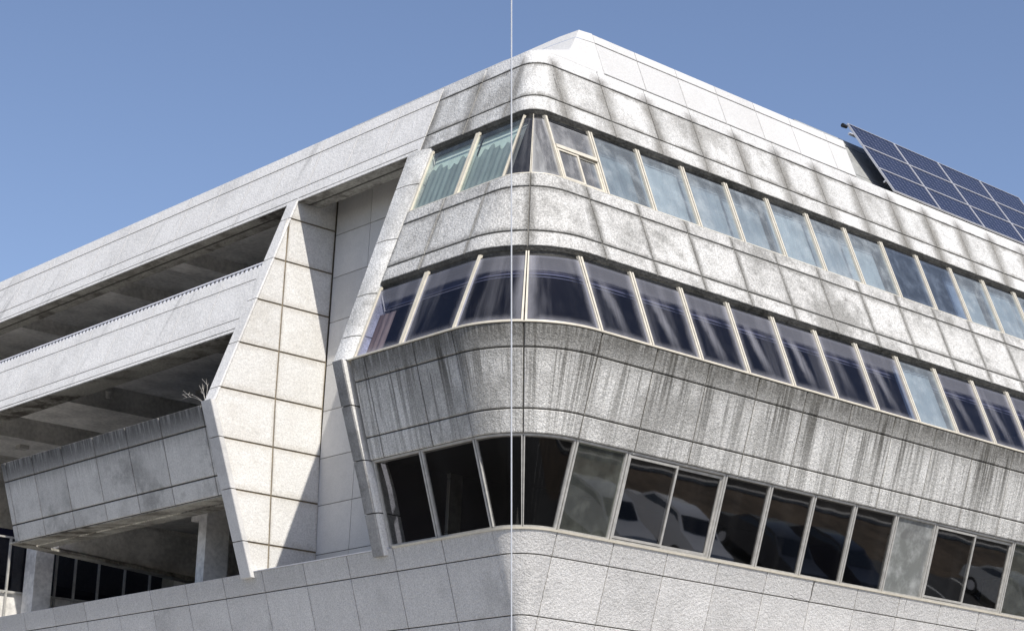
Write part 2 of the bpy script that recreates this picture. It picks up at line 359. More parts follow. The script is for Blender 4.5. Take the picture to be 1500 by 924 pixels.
# top band: three courses, runs the whole length of both faces
mb = MB(); js = sorted(LJ_up + RJ_up)
js = [-27.0] + [j for j in js if j > -26.5] + [UE]
for a, b in spans(js):
    stained = a > -4.9
    panel(mb, a, b, 7.516, 7.84, mi=1 if stained else 2, ztop=7.84, knee=2.43, gu=.02 if stained else .011, gz=.02, bev=.01 if stained else .003)
    panel(mb, a, b, 6.72, 7.516, mi=0 if stained else 2, ztop=7.84, knee=2.43, gu=.02 if stained else .011, gz=.02, bev=.01 if stained else .003)
    panel(mb, a, b, 6.375, 6.72, mi=0 if stained else 2, ztop=7.84, knee=2.43, gu=.014 if stained else .004, gz=.014, bev=.01 if stained else .003)
mb.build('top_band', ['stained', 'stainzig', 'wing'], B, 'topmost concrete band, stained round the corner and clean along the wing')
mb = MB(); slab(mb, LE, UE, 6.378, 7.834, -.30, -.024, knee=2.43)
mb.build('band_core', 'joint', B)
mb = MB(); sheet(mb, -4.33, UE - .01, 6.372, 6.318, -.012, -.070, knee=2.43); sheet(mb, -4.33, UE - .01, 6.324, 6.272, -.074, -.125, knee=2.43); slab(mb, -4.33, UE - .01, 6.20, 6.40, -.36, -.127, mi=1, knee=2.43)  # the black bar stands in for the shadow gap above the glass
mb.build('window_soffit', ['soffitdark', 'gasket_slot'], B)
# roof-level parapet over the right face
mb = MB()
hz = lambda z: 1.0
PJ = [3.83, 4.95, 6.07, 7.2, 8.35, 9.46, 10.63, 11.25]
def hip(u, z): return P(u, z, 0, knee=.5, hip=True)
for z0, z1 in ((7.84, 8.535), (8.535, 8.75)):
    for a, b in spans(PJ):
        panel(mb, a, b, z0, z1, gu=.018, gz=.018, ztop=8.75, knee=.5, hip=True, bev=.008)
for z0, z1 in ((7.815, 7.84), (7.84, 8.155), (8.155, 8.53), (8.541, 8.751)): sheet(mb, -7.5, 3.822, z0, z1, 0.0, knee=.5, hip=True)
mb.build('parapet', 'parapet', B, 'clean white parapet on top of the right face')
mb = MB(); slab(mb, 3.815, 11.246, 7.842, 8.745, -.25, -.022, knee=.5, hip=True); mb.build('parapet_core', 'jointgrey', B)
# band between the two upper window rows
mb = MB(); js = [-4.315, -3.27, -1.98, 0.0] + [2.39 + 1.225 * k for k in range(13)] + [UE]
for a, b in spans(js):
    panel(mb, a, b, 4.72, 5.0, ztop=5.0, knee=2.2); panel(mb, a, b, 3.845, 4.72, ztop=5.0, knee=2.2); panel(mb, a, b, 3.546, 3.845, ztop=5.0, knee=2.2)
mb.build('middle_band', 'mottled', B, 'mottled concrete band between the two upper window rows')
mb = MB(); slab(mb, -4.315, UE, 3.55, 4.992, -.25, -.024, knee=2.2); mb.build('middle_band_core', 'jointgrey', B)
mb = MB(); sheet(mb, -4.33, UE - .01, 3.543, 3.489, -.012, -.070, knee=2.2); sheet(mb, -4.33, UE - .01, 3.495, 3.443, -.074, -.125, knee=2.2); slab(mb, -4.33, UE - .01, 3.37, 3.57, -.36, -.127, mi=1, knee=2.2)  # black bar again paints the shadow gap over the panes
mb.build('window_soffit', ['soffitdark', 'gasket_slot'], B)
# drip stained band below the widest line
mb = MB(); js = [-4.345, -3.98, -2.69, -1.69, 0.0] + [1.77 + 1.275 * k for k in range(14)]; js = [j for j in js if j < UE] + [UE]
for a, b in spans(js):
    panel(mb, a, b, 1.675, 2.05, ztop=2.05, gu=.026, gz=.024); panel(mb, a, b, .755, 1.675, ztop=2.05, gu=.026, gz=.024); panel(mb, a, b, .382, .755, ztop=2.05, gu=.026, gz=.024)
mb.build('streaked_band', 'streaked', B, 'undercut band with long black rain streaks')
mb = MB(); slab(mb, -4.345, UE, .386, 2.046, -.25, -.024); mb.build('streaked_band_core', 'joint', B)
mb = MB(); slab(mb, -4.40, UE - .01, 2.046, 2.066, -.22, .012); mb.build('sill_strip', 'cream', B)
# base wall: both faces, down to the street
mb = MB()
js = [-26.5] + [-(1.67 + 1.276 * k) for k in range(19, -1, -1)] + [1.77 + 1.275 * k for k in range(14)]; js = [j for j in js if j < UE] + [UE]
zs_b = [-1.045, -1.434, -2.36, -2.74, -3.67, -4.05, -4.98, -5.36, -6.3, -6.7, -8.0]
for a, b in spans(js):
    for z1, z0 in spans(zs_b): panel(mb, a, b, z0, z1, ztop=-1.045, gu=.020, gz=.018, bev=.006)
mb.build('base_wall', 'base', B, 'plain grey roughcast wall under the lowest window row')
mb = MB(); slab(mb, -26.5, UE, -8.0, -1.05, -.3, -.024); mb.build('base_wall_core', 'joint', B)
mb = MB(); slab(mb, -4.2, UE - .01, -1.062, -1.03, -.2, .02); mb.build('sill_strip', 'cream', B)
mb = MB(); slab(mb, -8.3, -4.62, -1.05, -1.035, -.3, .012); mb.build('painted_lit_edge', 'white', B)  # white strip paints in the light caught by the wall's top edge

# ---- cracks in the render
def crack(pts, r, knee, label):
    mb = MB(); q = [P(u, z, -.002, knee=knee) for u, z in pts]
    mb.tube(q, r, r * .5, 5); mb.build('crack', 'joint', B, label)
crack([(2.02, 7.22), (2.06, 7.13), (2.17, 7.10), (2.22, 7.04), (2.36, 6.99)], .007, 2.43, 'crack beside a spalled patch at the rounded corner')
crack([(2.06, 7.13), (2.05, 7.03), (2.09, 6.95)], .006, 2.43, 'short branch of the corner crack')
crack([(2.03, 7.30), (2.07, 7.285)], .012, 2.43, 'spalled spot at the rounded corner')
crack([(8.17, -1.06), (8.15, -1.2), (8.16, -1.33), (8.11, -1.47)], .008, 1.7, 'upright crack under the sill')
crack([(7.60, -1.37), (7.74, -1.42), (7.9, -1.40), (8.13, -1.42)], .006, 1.7, 'level crack under the sill')
crack([(10.9, -1.08), (10.88, -1.2), (10.9, -1.36)], .006, 1.7, 'hairline crack under the sill')
# ---- windows
def frame_bay(mb, u0, u1, z0, z1, off, w=.036, h=.045, dep=.07, mid=None, knee=1.7, mi=0, up=0.0):
    e = .012
    slab(mb, u0 + e, u0 + e + w, z0, z1 + up, off - .02, off + dep * .7, mi, knee=knee)
    slab(mb, u1 - e - w, u1 - e, z0, z1 + up, off - .02, off + dep * .7, mi, knee=knee)
    slab(mb, u0 + e + w, u1 - e - w, z0, z0 + h, off - .018, off + dep - .01, mi, knee=knee)
    slab(mb, u0 + e + w, u1 - e - w, z1 - (h if not up else .02), z1, off - .018, off + (dep - .01 if not up else .0), mi if not up else 1, knee=knee)
    slab(mb, u0 - e, u0 + e, z0, z1 + up, off - .02, off + .004, 1, knee=knee)
def window(row, u0, u1, z0, z1, off, gmat, fmat, curtain=None, knee=1.7, w=.036, label=None, slider=False, hopper=False):
    mb = MB(); frame_bay(mb, u0, u1, z0, z1, off, w=w, knee=knee, up=.0 if row == 3 else .06, dep=.05)
    f = mb.build('window', [fmat, 'gasket_slot'], B, label)
    if slider:
        m = (u0 + u1) / 2; mb = MB()
        for a, b, o in ((u0 + w + .01, m + .02, off + .012), (m - .02, u1 - w - .01, off - .022)):
            slab(mb, a, a + .035, z0 + .06, z1 - .06, o - .01, o + .02, knee=knee); slab(mb, b - .035, b, z0 + .06, z1 - .06, o - .01, o + .02, knee=knee)
            slab(mb, a + .035, b - .035, z0 + .06, z0 + .10, o - .01, o + .018, knee=knee); slab(mb, a + .035, b - .035, z1 - .10, z1 - .06, o - .01, o + .018, knee=knee)
        mb.build('sliding_sash', fmat, f)
        for a, b, o in ((u0 + w + .03, m, off + .014), (m, u1 - w - .03, off - .02)):
            mb = MB(); sheet(mb, a, b, z0 + .07, z1 - .07, o, rnd=random.random(), knee=knee); mb.build('pane', gmat[0] if isinstance(gmat, list) else gmat, f)
    elif hopper:
        zm = z0 + (z1 - z0) * .56; m = (u0 + u1) / 2
        mb = MB(); slab(mb, u0 + w + .01, u1 - w - .01, zm - .035, zm + .035, off - .02, off + .06, knee=knee); mb.build('transom', fmat, f)
        mb = MB(); sheet(mb, u0 + w, u1 - w, zm + .03, z1 - .04, off, rnd=.3, knee=knee); mb.build('pane', 'g1grey', f)
        mb = MB()
        for a, b, o in ((u0 + w + .01, m + .02, off + .02), (m - .02, u1 - w - .01, off - .01)):
            slab(mb, a, a + .04, z0 + .05, zm - .04, o - .01, o + .025, knee=knee); slab(mb, b - .04, b, z0 + .05, zm - .04, o - .01, o + .025, knee=knee)
            slab(mb, a + .04, b - .04, z0 + .05, z0 + .09, o - .01, o + .022, knee=knee); slab(mb, a + .04, b - .04, zm - .08, zm - .04, o - .01, o + .022, knee=knee)
        mb.build('sliding_sash', fmat, f)
        for a, b, o in ((u0 + w + .03, m, off + .022), (m, u1 - w - .03, off - .008)):
            mb = MB(); sheet(mb, a, b, z0 + .06, zm - .05, o, rnd=.6, knee=knee); mb.build('pane', 'g1grey', f)
    else:
        mb = MB(); sheet(mb, u0 + w - .01, u1 - w + .01, z0 + .02, z1 - .02, off, rnd=random.random(), knee=knee); mb.build('pane', gmat, f)
    if curtain:
        cm, ca, cb, co, cw, top = curtain
        mb = MB(); sheet(mb, u0 + (u1 - u0) * ca + .03, u0 + (u1 - u0) * cb - .03, z0 + .03, z0 + (z1 - z0) * top, off - co, wave=cw, knee=knee)
        mb.build('curtain', cm, f)
    return f
# upper row
Z0, Z1, OF = 4.965, 6.23, -.06
K1 = 1.87
us1 = [-4.325, -3.04, -1.67, 0, 1.87, 2.95] + [2.95 + 1.185 * k for k in range(1, 13)]
mats1 = ['g1green', 'g1green', 'g1black', 'g1grey', 'g1grey', 'g1sky', 'g1sky', 'g1sky', 'g1sky', 'g1sky', 'g1sky', 'g1sky', 'g1dark', 'g1dark', 'g1sky', 'g1sky', 'g1sky']
for i, (a, b) in enumerate(spans(us1)):
    cur = None
    if i in (0, 1): cur = ('cgreen', 0, 1, .12, 0, .98)
    elif i >= 5 and i not in (12, 13): cur = ({5: 'cblue_deep', 6: 'cblue_pale', 7: 'cblue', 8: 'cblue', 9: 'cblue_pale', 10: 'cblue', 11: 'cblue_pale'}.get(i, 'cblue'), 0, 1, .14 + .05 * (i % 3), .006, .98)
    elif i == 3: cur = ('cgrey', 0, 1, .25, 0, .98)
    f = window(1, a, b, Z0, Z1, OF, mats1[i], 'cream', cur, knee=K1, hopper=(i == 4), label='corner opening light with a transom and two small sashes' if i == 4 else None)
    if i in (0, 1):
        mb = MB(); n = 40; rows = 6
        for p in range(n):
            for q in range(rows):
                def pt(pp, qq):
                    u = a + .04 + (b - a - .08) * pp / n; zt = Z0 + .05 + (Z1 - Z0) * (.66 + .05 * math.sin(u * 9) + .035 * math.sin(u * 31))
                    z = Z0 + .03 + (zt - Z0 - .03) * qq / rows
                    return P(u, z, OF - .07 + .009 * math.sin(u * 40), knee=K1), (u, z)
                c = [pt(p, q), pt(p + 1, q), pt(p + 1, q + 1), pt(p, q + 1)]
                mb.face([x[0] for x in c], [x[1] for x in c])
        mb.build('curtain', 'cteal', f, 'grey-blue curtain sagging in folds')
# middle row
Z0, Z1 = 2.05, 3.40
us2 = [-4.325, -3.04, -1.67, 0, 1.77, 2.95, 4.15, 5.35, 6.56, 7.75, 8.95, 10.20, 11.42, 12.68, 13.90, 15.1, 16.3]
for i, (a, b) in enumerate(spans(us2)):
    cur = ('cbrown', .0, .40, .16, .012, .66) if i == 0 else (('cblue', 0, 1, .15, .015, .97) if i == 11 else None)
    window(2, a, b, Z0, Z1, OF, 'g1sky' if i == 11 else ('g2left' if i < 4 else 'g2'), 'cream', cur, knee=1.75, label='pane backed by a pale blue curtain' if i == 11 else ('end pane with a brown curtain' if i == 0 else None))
# lowest row
Z0, Z1, OF3 = -1.04, .40, -.07
us3 = [-4.33, -3.06, -1.71, 0, 1.77, 2.95, 5.33, 6.53, 7.72, 8.90, 10.14, 11.36, 13.96, 15.15, 16.4]
for i, (a, b) in enumerate(spans(us3)):
    sl_ = i in (5, 11); gm = {4: 'g3grey', 10: 'g3board', 12: 'g3grey'}.get(i, 'g3' if i < 4 else 'g3mirror')
    cur = ('cgrey', 0, 1, .12, 0, .74) if i == 10 else None
    window(3, a, b, Z0, Z1, OF3, gm, 'greyalu', cur, slider=sl_, label='pane closed off by a grey board' if i == 10 else None)
mb = MB(); slab(mb, -4.34, UE - .02, .37, .43, -.2, -.035); mb.build('window_head', 'greyalu', B)
# rooms behind the glass
mb = MB()
for z0, z1, mi in ((4.6, 6.6, 1), (1.6, 3.7, 0), (-1.5, .5, 2)):
    sheet(mb, -4.7, UE, z0, z1, -3.6, mi=mi, knee=2.2)
    for z in (z0, z1): 
        us = samples(-4.7, UE)
        for a, b in spans(us):
            o = -.37
            mb.face([P(a, z, o), P(b, z, o), P(b, z, -3.6), P(a, z, -3.6)], mi=mi)
for y0, x0 in ((4.57, .3),):
    pts = [(ins(z) + .10, y0, z) for z in (-1.5, 0, 2.06, 4, 6.6)] + [(6.6, y0, 6.6), (6.6, y0, -1.5)]
    mb.face(pts, mi=0)
mb.build('room_shell', ['navy', 'navy', 'dark'], B)
mb = MB(); slab(mb, -4.5, UE, 3.14, 3.56, -.42, -.32); mb.build('inner_beam', 'valance', B)
mb = MB(); slab(mb, -4.5, UE, 3.10, 3.118, -.32, -.29); slab(mb, -4.5, UE, 3.05, 3.06, -.32, -.30); mb.build('curtain_rail', 'railgrey', B)

# ---- end trim of the corner block and fin of the wing, swept along the < profile
def sweep(mb, section, zs, shift=lambda z: 0.0, mi=0, side=()):
    """section(z) -> list of (y, off); closed loop"""
    rings = []
    for z in zs:
        rings.append([(Vector((ins(z) - o * slope(z), y + shift(z), z)), (y - o, z)) for y, o in section(z)])
    k = len(rings[0])
    for a, b in zip(rings, rings[1:]):
        for j in range(k):
            m = (j + 1) % k
            mb.face([a[j][0], a[m][0], b[m][0], b[j][0]], [a[j][1], a[m][1], b[m][1], b[j][1]], None, [(.5, 6.4 - a[j][1][1])] * 2 + [(.5, 6.4 - b[j][1][1])] * 2, 1 if j in side else mi)
    mb.face([p[0] for p in reversed(rings[0])], mi=mi); mb.face([p[0] for p in rings[-1]], mi=mi)
def steps(a, b, joints, g=.009):
    """z stations with narrow pinched grooves at the joints"""
    return a, b, joints
def swept_with_joints(mb, sec, za, zb, joints, shift, g=.010, side=()):
    cuts = [za] + joints + [zb]
    for i, (a, b) in enumerate(spans(cuts)):
        a2 = a + (g if i else 0); b2 = b - (g if i < len(cuts) - 2 else 0)
        n = 4; sweep(mb, sec, [a2 + (b2 - a2) * k / n for k in range(n + 1)], shift, side=side)
def trim_up(z):
    k = shu(z); return [(4.74 + k, -.40), (4.74 + k, .055), (4.60 + k, .06), (4.50 + k * .7, .055), (4.42 + k * .4, .03), (4.36, -.015), (4.325, -.07), (4.325, -.40)]
def trim_lo(z):
    f = max(0.0, min(1.0, (z - .0) / .7)); p = .06 + .045 * max(0, min(1, z / 1.5))
    i1 = p - .01
    return [(4.70, -.40), (4.70, p), (4.45, p), (4.43, i1 - .01), (4.43 - .06 * (1 - f), -.0 + .03 * (1 - f) - .06 * f), (4.43 - .10 * (1 - f), -.09), (4.43 - .10 * (1 - f), -.40)]
shu = lambda z: .055 * (z - ZS) * .75
mb = MB(); swept_with_joints(mb, trim_up, ZS + .004, 6.37, [2.52, 3.35, 4.45, 5.6], lambda z: 0.0)
mb.build('end_trim', 'trim', B, 'rough leaning edge trim beside the upper window rows')
mb = MB(); swept_with_joints(mb, trim_lo, -1.165, ZS - .004, [-.47, .40, 1.30], lambda z: 0.0, side=(3, 4))  # inner side faces made white: the sun on them is in the colour
mb.build('end_trim', ['trimdark', 'fin'], B, 'dark undercut edge trim with its sunlit inner side coloured white')
mb = MB(); sweep(mb, lambda z: [(4.66, -.38), (4.66, -.02), (4.45, -.02), (4.45, -.38)], [-1.12, 0, 1, ZS]); sweep(mb, lambda z: [(4.70, -.38), (4.70, -.02), (4.45, -.02), (4.45, -.38)], [ZS, 4, 6.36])
mb.build('trim_core', 'joint', B)
# block end wall behind the trim
mb = MB(); pts = [(ins(z) + .2, 4.62, z) for z in (-1.1, .5, ZS, 4, 6.37)] + [(2.7, 4.62, 6.37), (2.7, 4.62, -1.1)]
mb.prism(pts, [(p[0], 4.75 if p[2] < 99 else 0, p[2]) for p in pts]); mb.build('end_wall', 'recess', B)
# recess wall
xr = lambda z: 2.415 + .0227 * (z + .67)
mb = MB(); zr = [-1.06, -.55, .40, 1.33, 2.27, 3.2, 4.07, 5.0, 5.9, 6.9]
for z0, z1 in spans(zr):
    for y0, y1 in ((4.5, 6.05), (6.05, 7.33), (7.33, 8.445)):
        g = .007; rn = random.random()
        a, b, c, d = y0 + g, y1 - g, z0 + g, z1 - g
        q = [(xr(c), b, c), (xr(c), a, c), (xr(d), a, d), (xr(d), b, d)]
        mb.face(q, [(p[1], p[2]) for p in q], [(0, 0), (1, 0), (1, 1), (0, 1)], [(rn, 3)] * 4)
        mb.face([(p[0] + .03, p[1], p[2]) for p in q]);
        for i in range(4):
            j = (i + 1) % 4; mb.face([q[i], q[j], (q[j][0] + .03, *q[j][1:]), (q[i][0] + .03, *q[i][1:])])
mb.build('recess_wall', 'recess', B, 'smooth set-back wall between the fin and the corner block')
mb = MB(); mb.prism([(xr(-1.06) + .02, 4.5, -1.06), (xr(-1.06) + .02, 8.6, -1.06), (xr(-1.06) + .3, 8.6, -1.06), (xr(-1.06) + .3, 4.5, -1.06)], [(xr(6.9) + .02, 4.5, 6.9), (xr(6.9) + .02, 8.6, 6.9), (xr(6.9) + .3, 8.6, 6.9), (xr(6.9) + .3, 4.5, 6.9)])
mb.build('recess_core', 'joint', B)
# fin: a white panelled wall facing the corner, edged by a narrow strip
yf = lambda z: 8.48 - .055 * max(0, 2.06 - z)
def fin_x(z): return ins(z) + .0
mb = MB(); zf = [-1.09, -.50, .44, 1.38, 2.33, 3.27, 4.2, 5.1, 6.0, 6.95]
zz = sorted(set(zf + [ZS]))
body0 = [(fin_x(z) + .03, yf(z) + .02, z) for z in zz] + [(xr(z) + .1, yf(z) + .02, z) for z in reversed(zz)]
body1 = [(x, yf(z) + .28, z) for x, y, z in body0]
mb.prism(body0, body1); mb.build('fin_core', 'jointpale', B)
mb = MB(); g = .018
def fpoly(pts):
    rn = random.random()
    zs_ = [p[1] for p in pts]; xs_ = [p[0] for p in pts]
    q = [(x, yf(z), z) for x, z in pts]; back = [(x, yf(z) + .025, z) for x, z in pts]
    uv = [(x, z) for x, z in pts]; pu = [((x - min(xs_)) / (max(xs_) - min(xs_)), (z - min(zs_)) / (max(zs_) - min(zs_))) for x, z in pts]
    mb.face(q, uv, pu, [(rn, 3)] * len(q))
    for i in range(len(q)):
        j = (i + 1) % len(q); mb.face([q[i], q[j], back[j], back[i]], [uv[i], uv[j], uv[j], uv[i]], [pu[i], pu[j], pu[j], pu[i]], [(rn, 3)] * 4)
xm = lambda z: 1.33 + .0155 * (z + .5)
for z0, z1 in spans(zf):
    a, b = z0 + g, z1 - g
    le = lambda z: fin_x(z) + .012
    if le(min(a, b)) < xm(a) - .15 or le(b) < xm(b) - .15:
        left = [(le(b), b)] + ([(le(ZS), ZS)] if a < ZS < b else []) + [(le(a), a)]
        right = [(xm(a) - g, a), (xm(b) - g, b)]
        # keep only where the strip lies left of the joint
        left = [(min(x, xm(z) - g - .02), z) for x, z in left]
        fpoly(left + right)
    fpoly([(max(xm(b) + g, le(b)), b), (max(xm(a) + g, le(a)), a), (xr(a) - .012, a), (xr(b) - .012, b)])
mb.build('fin_face', 'fin', B, 'bright white panelled fin facing the corner block')
def fin_sec(z):
    p = .02 if z > ZS else .09
    return [(8.78, -.25), (8.78, p), (8.465, p), (8.45, p - .012), (8.45, -.012), (8.54, -.014), (8.54, -.25)]
sf = lambda z: -.055 * max(0, 2.06 - z) + (.0 if z < 4 else 0)
mb = MB(); swept_with_joints(mb, fin_sec, ZS + .003, 6.40, [j for j in zf if 2.1 < j < 6.3], sf, .009); mb.build('fin_edge', 'wing', B)
mb = MB(); swept_with_joints(mb, fin_sec, -1.15, ZS - .003, [j for j in zf if -1.0 < j < 2.0], sf, .009); mb.build('fin_edge', 'fintrim', B)
mb = MB(); sweep(mb, lambda z: [(8.76, -.24), (8.76, -.02), (8.56, -.02), (8.56, -.24)], [-1.1, 1, ZS - .01], sf); sweep(mb, lambda z: [(8.76, -.24), (8.76, -.02), (8.56, -.02), (8.56, -.24)], [ZS + .01, 4, 6.39], sf)
mb.build('fin_edge_core', 'joint', B)

# ---- parking wing
y1 = 8.77
mb = MB(); js = [-26.5] + [-(8.8 + 1.28 * k) for k in range(13, 0, -1)] + [-y1]
for a, b in spans(js):
    panel(mb, a, b, 4.715, 5.0, mi=0, ztop=5.0, gu=.009, gz=.016, bev=.003); panel(mb, a, b, 3.845, 4.715, ztop=5.0, gu=.009, gz=.016, bev=.003); panel(mb, a, b, 3.546, 3.845, ztop=5.0, gu=.003, gz=.014, bev=.003)
mb.build('wing_parapet', 'wing', B, 'pale parapet band of the upper parking deck')
mb = MB(); slab(mb, -26.5, -y1, 3.56, 4.99, -.30, -.024); mb.build('wing_parapet_core', 'joint', B)
mb = MB(); slab(mb, -26.5, -y1, 5.085, 5.115, -.10, -.02)
u = -26.4
while u < -y1 - .05: slab(mb, u, u + .065, 5.0, 5.086, -.085, -.035); u += .15
mb.build('railing', 'white', B, 'low railing of close-set stubs')
mb = MB(); js = [-16.70, -16.55] + [-(8.93 + 1.27 * k) for k in range(5, -1, -1)] + [-y1]
js = [-16.78, -16.58, -15.44, -14.2, -12.92, -11.67, -10.42, -8.94, -8.55]
for a, b in spans(js):
    panel(mb, a, b, 1.645, 2.05, ztop=2.05, gu=.032, gz=.032, bev=.008); panel(mb, a, b, .745, 1.645, ztop=2.05, gu=.032, gz=.032, bev=.008); panel(mb, a, b, .385, .745, ztop=2.05, gu=.032, gz=.032, bev=.008)
mb.build('wing_spandrel', 'wingdark', B, 'shaded grey spandrel with rain-blackened top')
mb = MB(); slab(mb, -16.78, -8.6, .39, 2.04, -.30, -.024); mb.build('spandrel_core', 'joint', B)
# soffit beams: 0.56 m deep lips under the bands
def lip(ya, yb, z, xb, name='soffit_beam'):
    mb = MB(); x0 = ins(z) + .03; m = x0 + (xb - x0) * .44
    n = 14
    for i in range(n):
        a, b = ya + (yb - ya) * i / n, ya + (yb - ya) * (i + 1) / n
        for xa_, xb_, dz in ((x0, m - .012, 0.0), (m + .012, xb, .012)):
            q = [(xa_, a, z + dz), (xb_, a, z + dz), (xb_, b, z + dz), (xa_, b, z + dz)]
            mb.face(q, [(p[1], p[0] * 1.0) for p in q], None, [(.3, 3)] * 4)
    for xa_, xb_, dz in ((x0, m - .012, 0.0), (m + .012, xb, .012)):
        mb.face([(xa_, ya, z + dz), (xa_, yb, z + dz), (xa_, yb, z + .1), (xa_, ya, z + .1)]); mb.face([(xb_, ya, z + dz), (xb_, yb, z + dz), (xb_, yb, z + .4), (xb_, ya, z + .4)])
        hh = .06 if dz == 0 else .4
        mb.face([(xa_, ya, z + dz), (xb_, ya, z + dz), (xb_, ya, z + hh), (xa_, ya, z + hh)]); mb.face([(xa_, yb, z + dz), (xb_, yb, z + dz), (xb_, yb, z + hh), (xa_, yb, z + hh)])
    mb.face([(m - .03, ya, z + .09), (m + .03, ya, z + .09), (m + .03, yb, z + .09), (m - .03, yb, z + .09)])
    return mb.build(name, 'soffit', B)
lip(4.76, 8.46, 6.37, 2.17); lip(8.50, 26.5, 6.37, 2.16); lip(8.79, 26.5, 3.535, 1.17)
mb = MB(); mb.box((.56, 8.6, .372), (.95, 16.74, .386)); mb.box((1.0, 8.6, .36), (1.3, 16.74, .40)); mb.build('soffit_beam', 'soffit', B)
# ceilings and beams inside the wing
mb = MB(); mb.box((2.0, 8.8, 6.95), (14, 27, 7.2)); mb.box((1.1, 4.6, 7.1), (19, 27, 7.3)) if 0 else None
mb.build('upper_ceiling', 'inner', B)
for ya, yb in ((8.8, 9.3), (14.1, 14.75), (17.2, 18.0), (21.5, 22.2)):
    mb = MB(); mb.box((2.17, ya, 6.62), (13, yb, 6.96)); mb.build('ceiling_beam', 'inner', B)
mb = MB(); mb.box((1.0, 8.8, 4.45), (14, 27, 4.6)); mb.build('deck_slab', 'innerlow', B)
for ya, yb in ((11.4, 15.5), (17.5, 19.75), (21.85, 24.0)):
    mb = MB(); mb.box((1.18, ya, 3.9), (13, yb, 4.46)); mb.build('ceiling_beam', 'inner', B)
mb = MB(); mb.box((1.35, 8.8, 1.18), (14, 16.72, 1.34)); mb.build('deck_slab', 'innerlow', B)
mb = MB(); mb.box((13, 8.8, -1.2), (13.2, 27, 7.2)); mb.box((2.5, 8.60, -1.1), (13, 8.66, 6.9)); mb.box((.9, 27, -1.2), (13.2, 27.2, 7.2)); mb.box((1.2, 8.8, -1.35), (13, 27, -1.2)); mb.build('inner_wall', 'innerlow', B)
# ramp side wall closing the lower opening, lip under it
mb = MB(); mb.hull8([(1.55, 16.70, .40), (8, 16.70, .0), (8, 16.95, .0), (1.55, 16.95, .40), (1.55, 16.70, 1.2), (8, 16.70, .95), (8, 16.95, .95), (1.55, 16.95, 1.2)]); mb.build('ramp_wall', 'inner', B)
mb = MB(); mb.hull8([(.50, 16.62, .37), (8, 16.62, -.12), (8, 16.98, -.12), (.50, 16.98, .37), (.50, 16.62, .405), (8, 16.62, .02), (8, 16.98, .02), (.50, 16.98, .405)]); mb.build('ramp_edge', 'soffit', B)
mb = MB(); mb.box((1.0, 17.1, .41), (1.9, 17.15, 1.0)); mb.build('bright_gap_panel', 'white', B)  # white panel added in place of the bright view through the gap
# glazing under the ramp
for i, (a, b) in enumerate(spans([.9, 1.51, 2.16, 2.72, 3.21, 3.83, 4.53, 5.22, 5.9])):
    mb = MB()
    mb.box((a - .022, 18.86, -1.2), (a + .022, 18.92, .9)); mb.box((a + .022, 18.87, .86), (b - .022, 18.91, .90)); mb.box((a + .022, 18.87, -.37), (b - .022, 18.91, -.33))
    f = mb.build('wing_window', 'greyalu', B)
    mb = MB(); q = [(a, 18.9, -.34), (b, 18.9, -.34), (b, 18.9, .88), (a, 18.9, .88)]; mb.face(q, [(p[0], p[2]) for p in q], [(0, 0), (1, 0), (1, 1), (0, 1)]); mb.build('pane', 'g3', f)
mb = MB(); mb.box((.9, 18.95, -1.2), (6, 19.1, -.34)); mb.build('dado_wall', 'inner', B)
mb = MB(); mb.box((.9, 19.6, -.4), (6, 19.7, 1.2)); mb.build('glazing_backing', 'navy', B)
mb = MB(); mb.box((1.9, 18.36, -1.3), (2.35, 18.84, 1.1)); mb.build('column', 'inner', B)
mb = MB(); mb.box((1.9, 11.39, -1.3), (2.45, 11.68, .86)); mb.box((1.95, 11.68, .48), (2.4, 12.05, .86)); mb.build('column', 'inner', B, 'stub column with a bracket head')
for x, y, s in ((3.3, 22.53, .12), (3.34, 14.34, .13)):
    mb = MB(); mb.box((x, y - s, 3.80), (x + .25, y + s, 3.895)); mb.build('outlet_box', 'innerlow', B)
mb = MB(); mb.tube([(2.0, 15.93, 3.88), (2.0, 15.93, 3.74)], .07, .05, 10); mb.build('ceiling_lamp', 'inner', B)
# roof deck and closing walls
mb = MB(); mb.box((2.30, 2.30, 7.3), (18.5, 27, 7.80)); mb.build('roof_deck', 'inner', B)
mb = MB(); mb.box((18.3, 2.6, -8), (18.5, 27, 7.4)); mb.box((2.7, 26.8, -8), (18.5, 27, 7.4)); mb.build('rear_wall', 'inner', B)
# grey sheet wall behind the parapet gap
mb = MB(); yy = lambda z: 2.48 + .626 * (z - 7.83) + .02
def gw(x0, x1, z0, z1): mb.hull8([(x0, yy(z0), z0), (x1, yy(z0), z0), (x1, yy(z0) + .1, z0), (x0, yy(z0) + .1, z0), (x0, yy(z1), z1), (x1, yy(z1), z1), (x1, yy(z1) + .1, z1), (x0, yy(z1) + .1, z1)])
for x0, x1 in ((10.9, 12.55), (12.565, 13.9), (13.915, 15.3), (15.315, 18.4)):
    gw(x0, x1, 7.5, 8.30); gw(x0, x1, 8.315, 9.22); gw(x0, x1, 9.235, 9.44)
mb.build('sheet_wall', 'greymetal', B, 'dark grey sheet wall behind the end of the parapet')

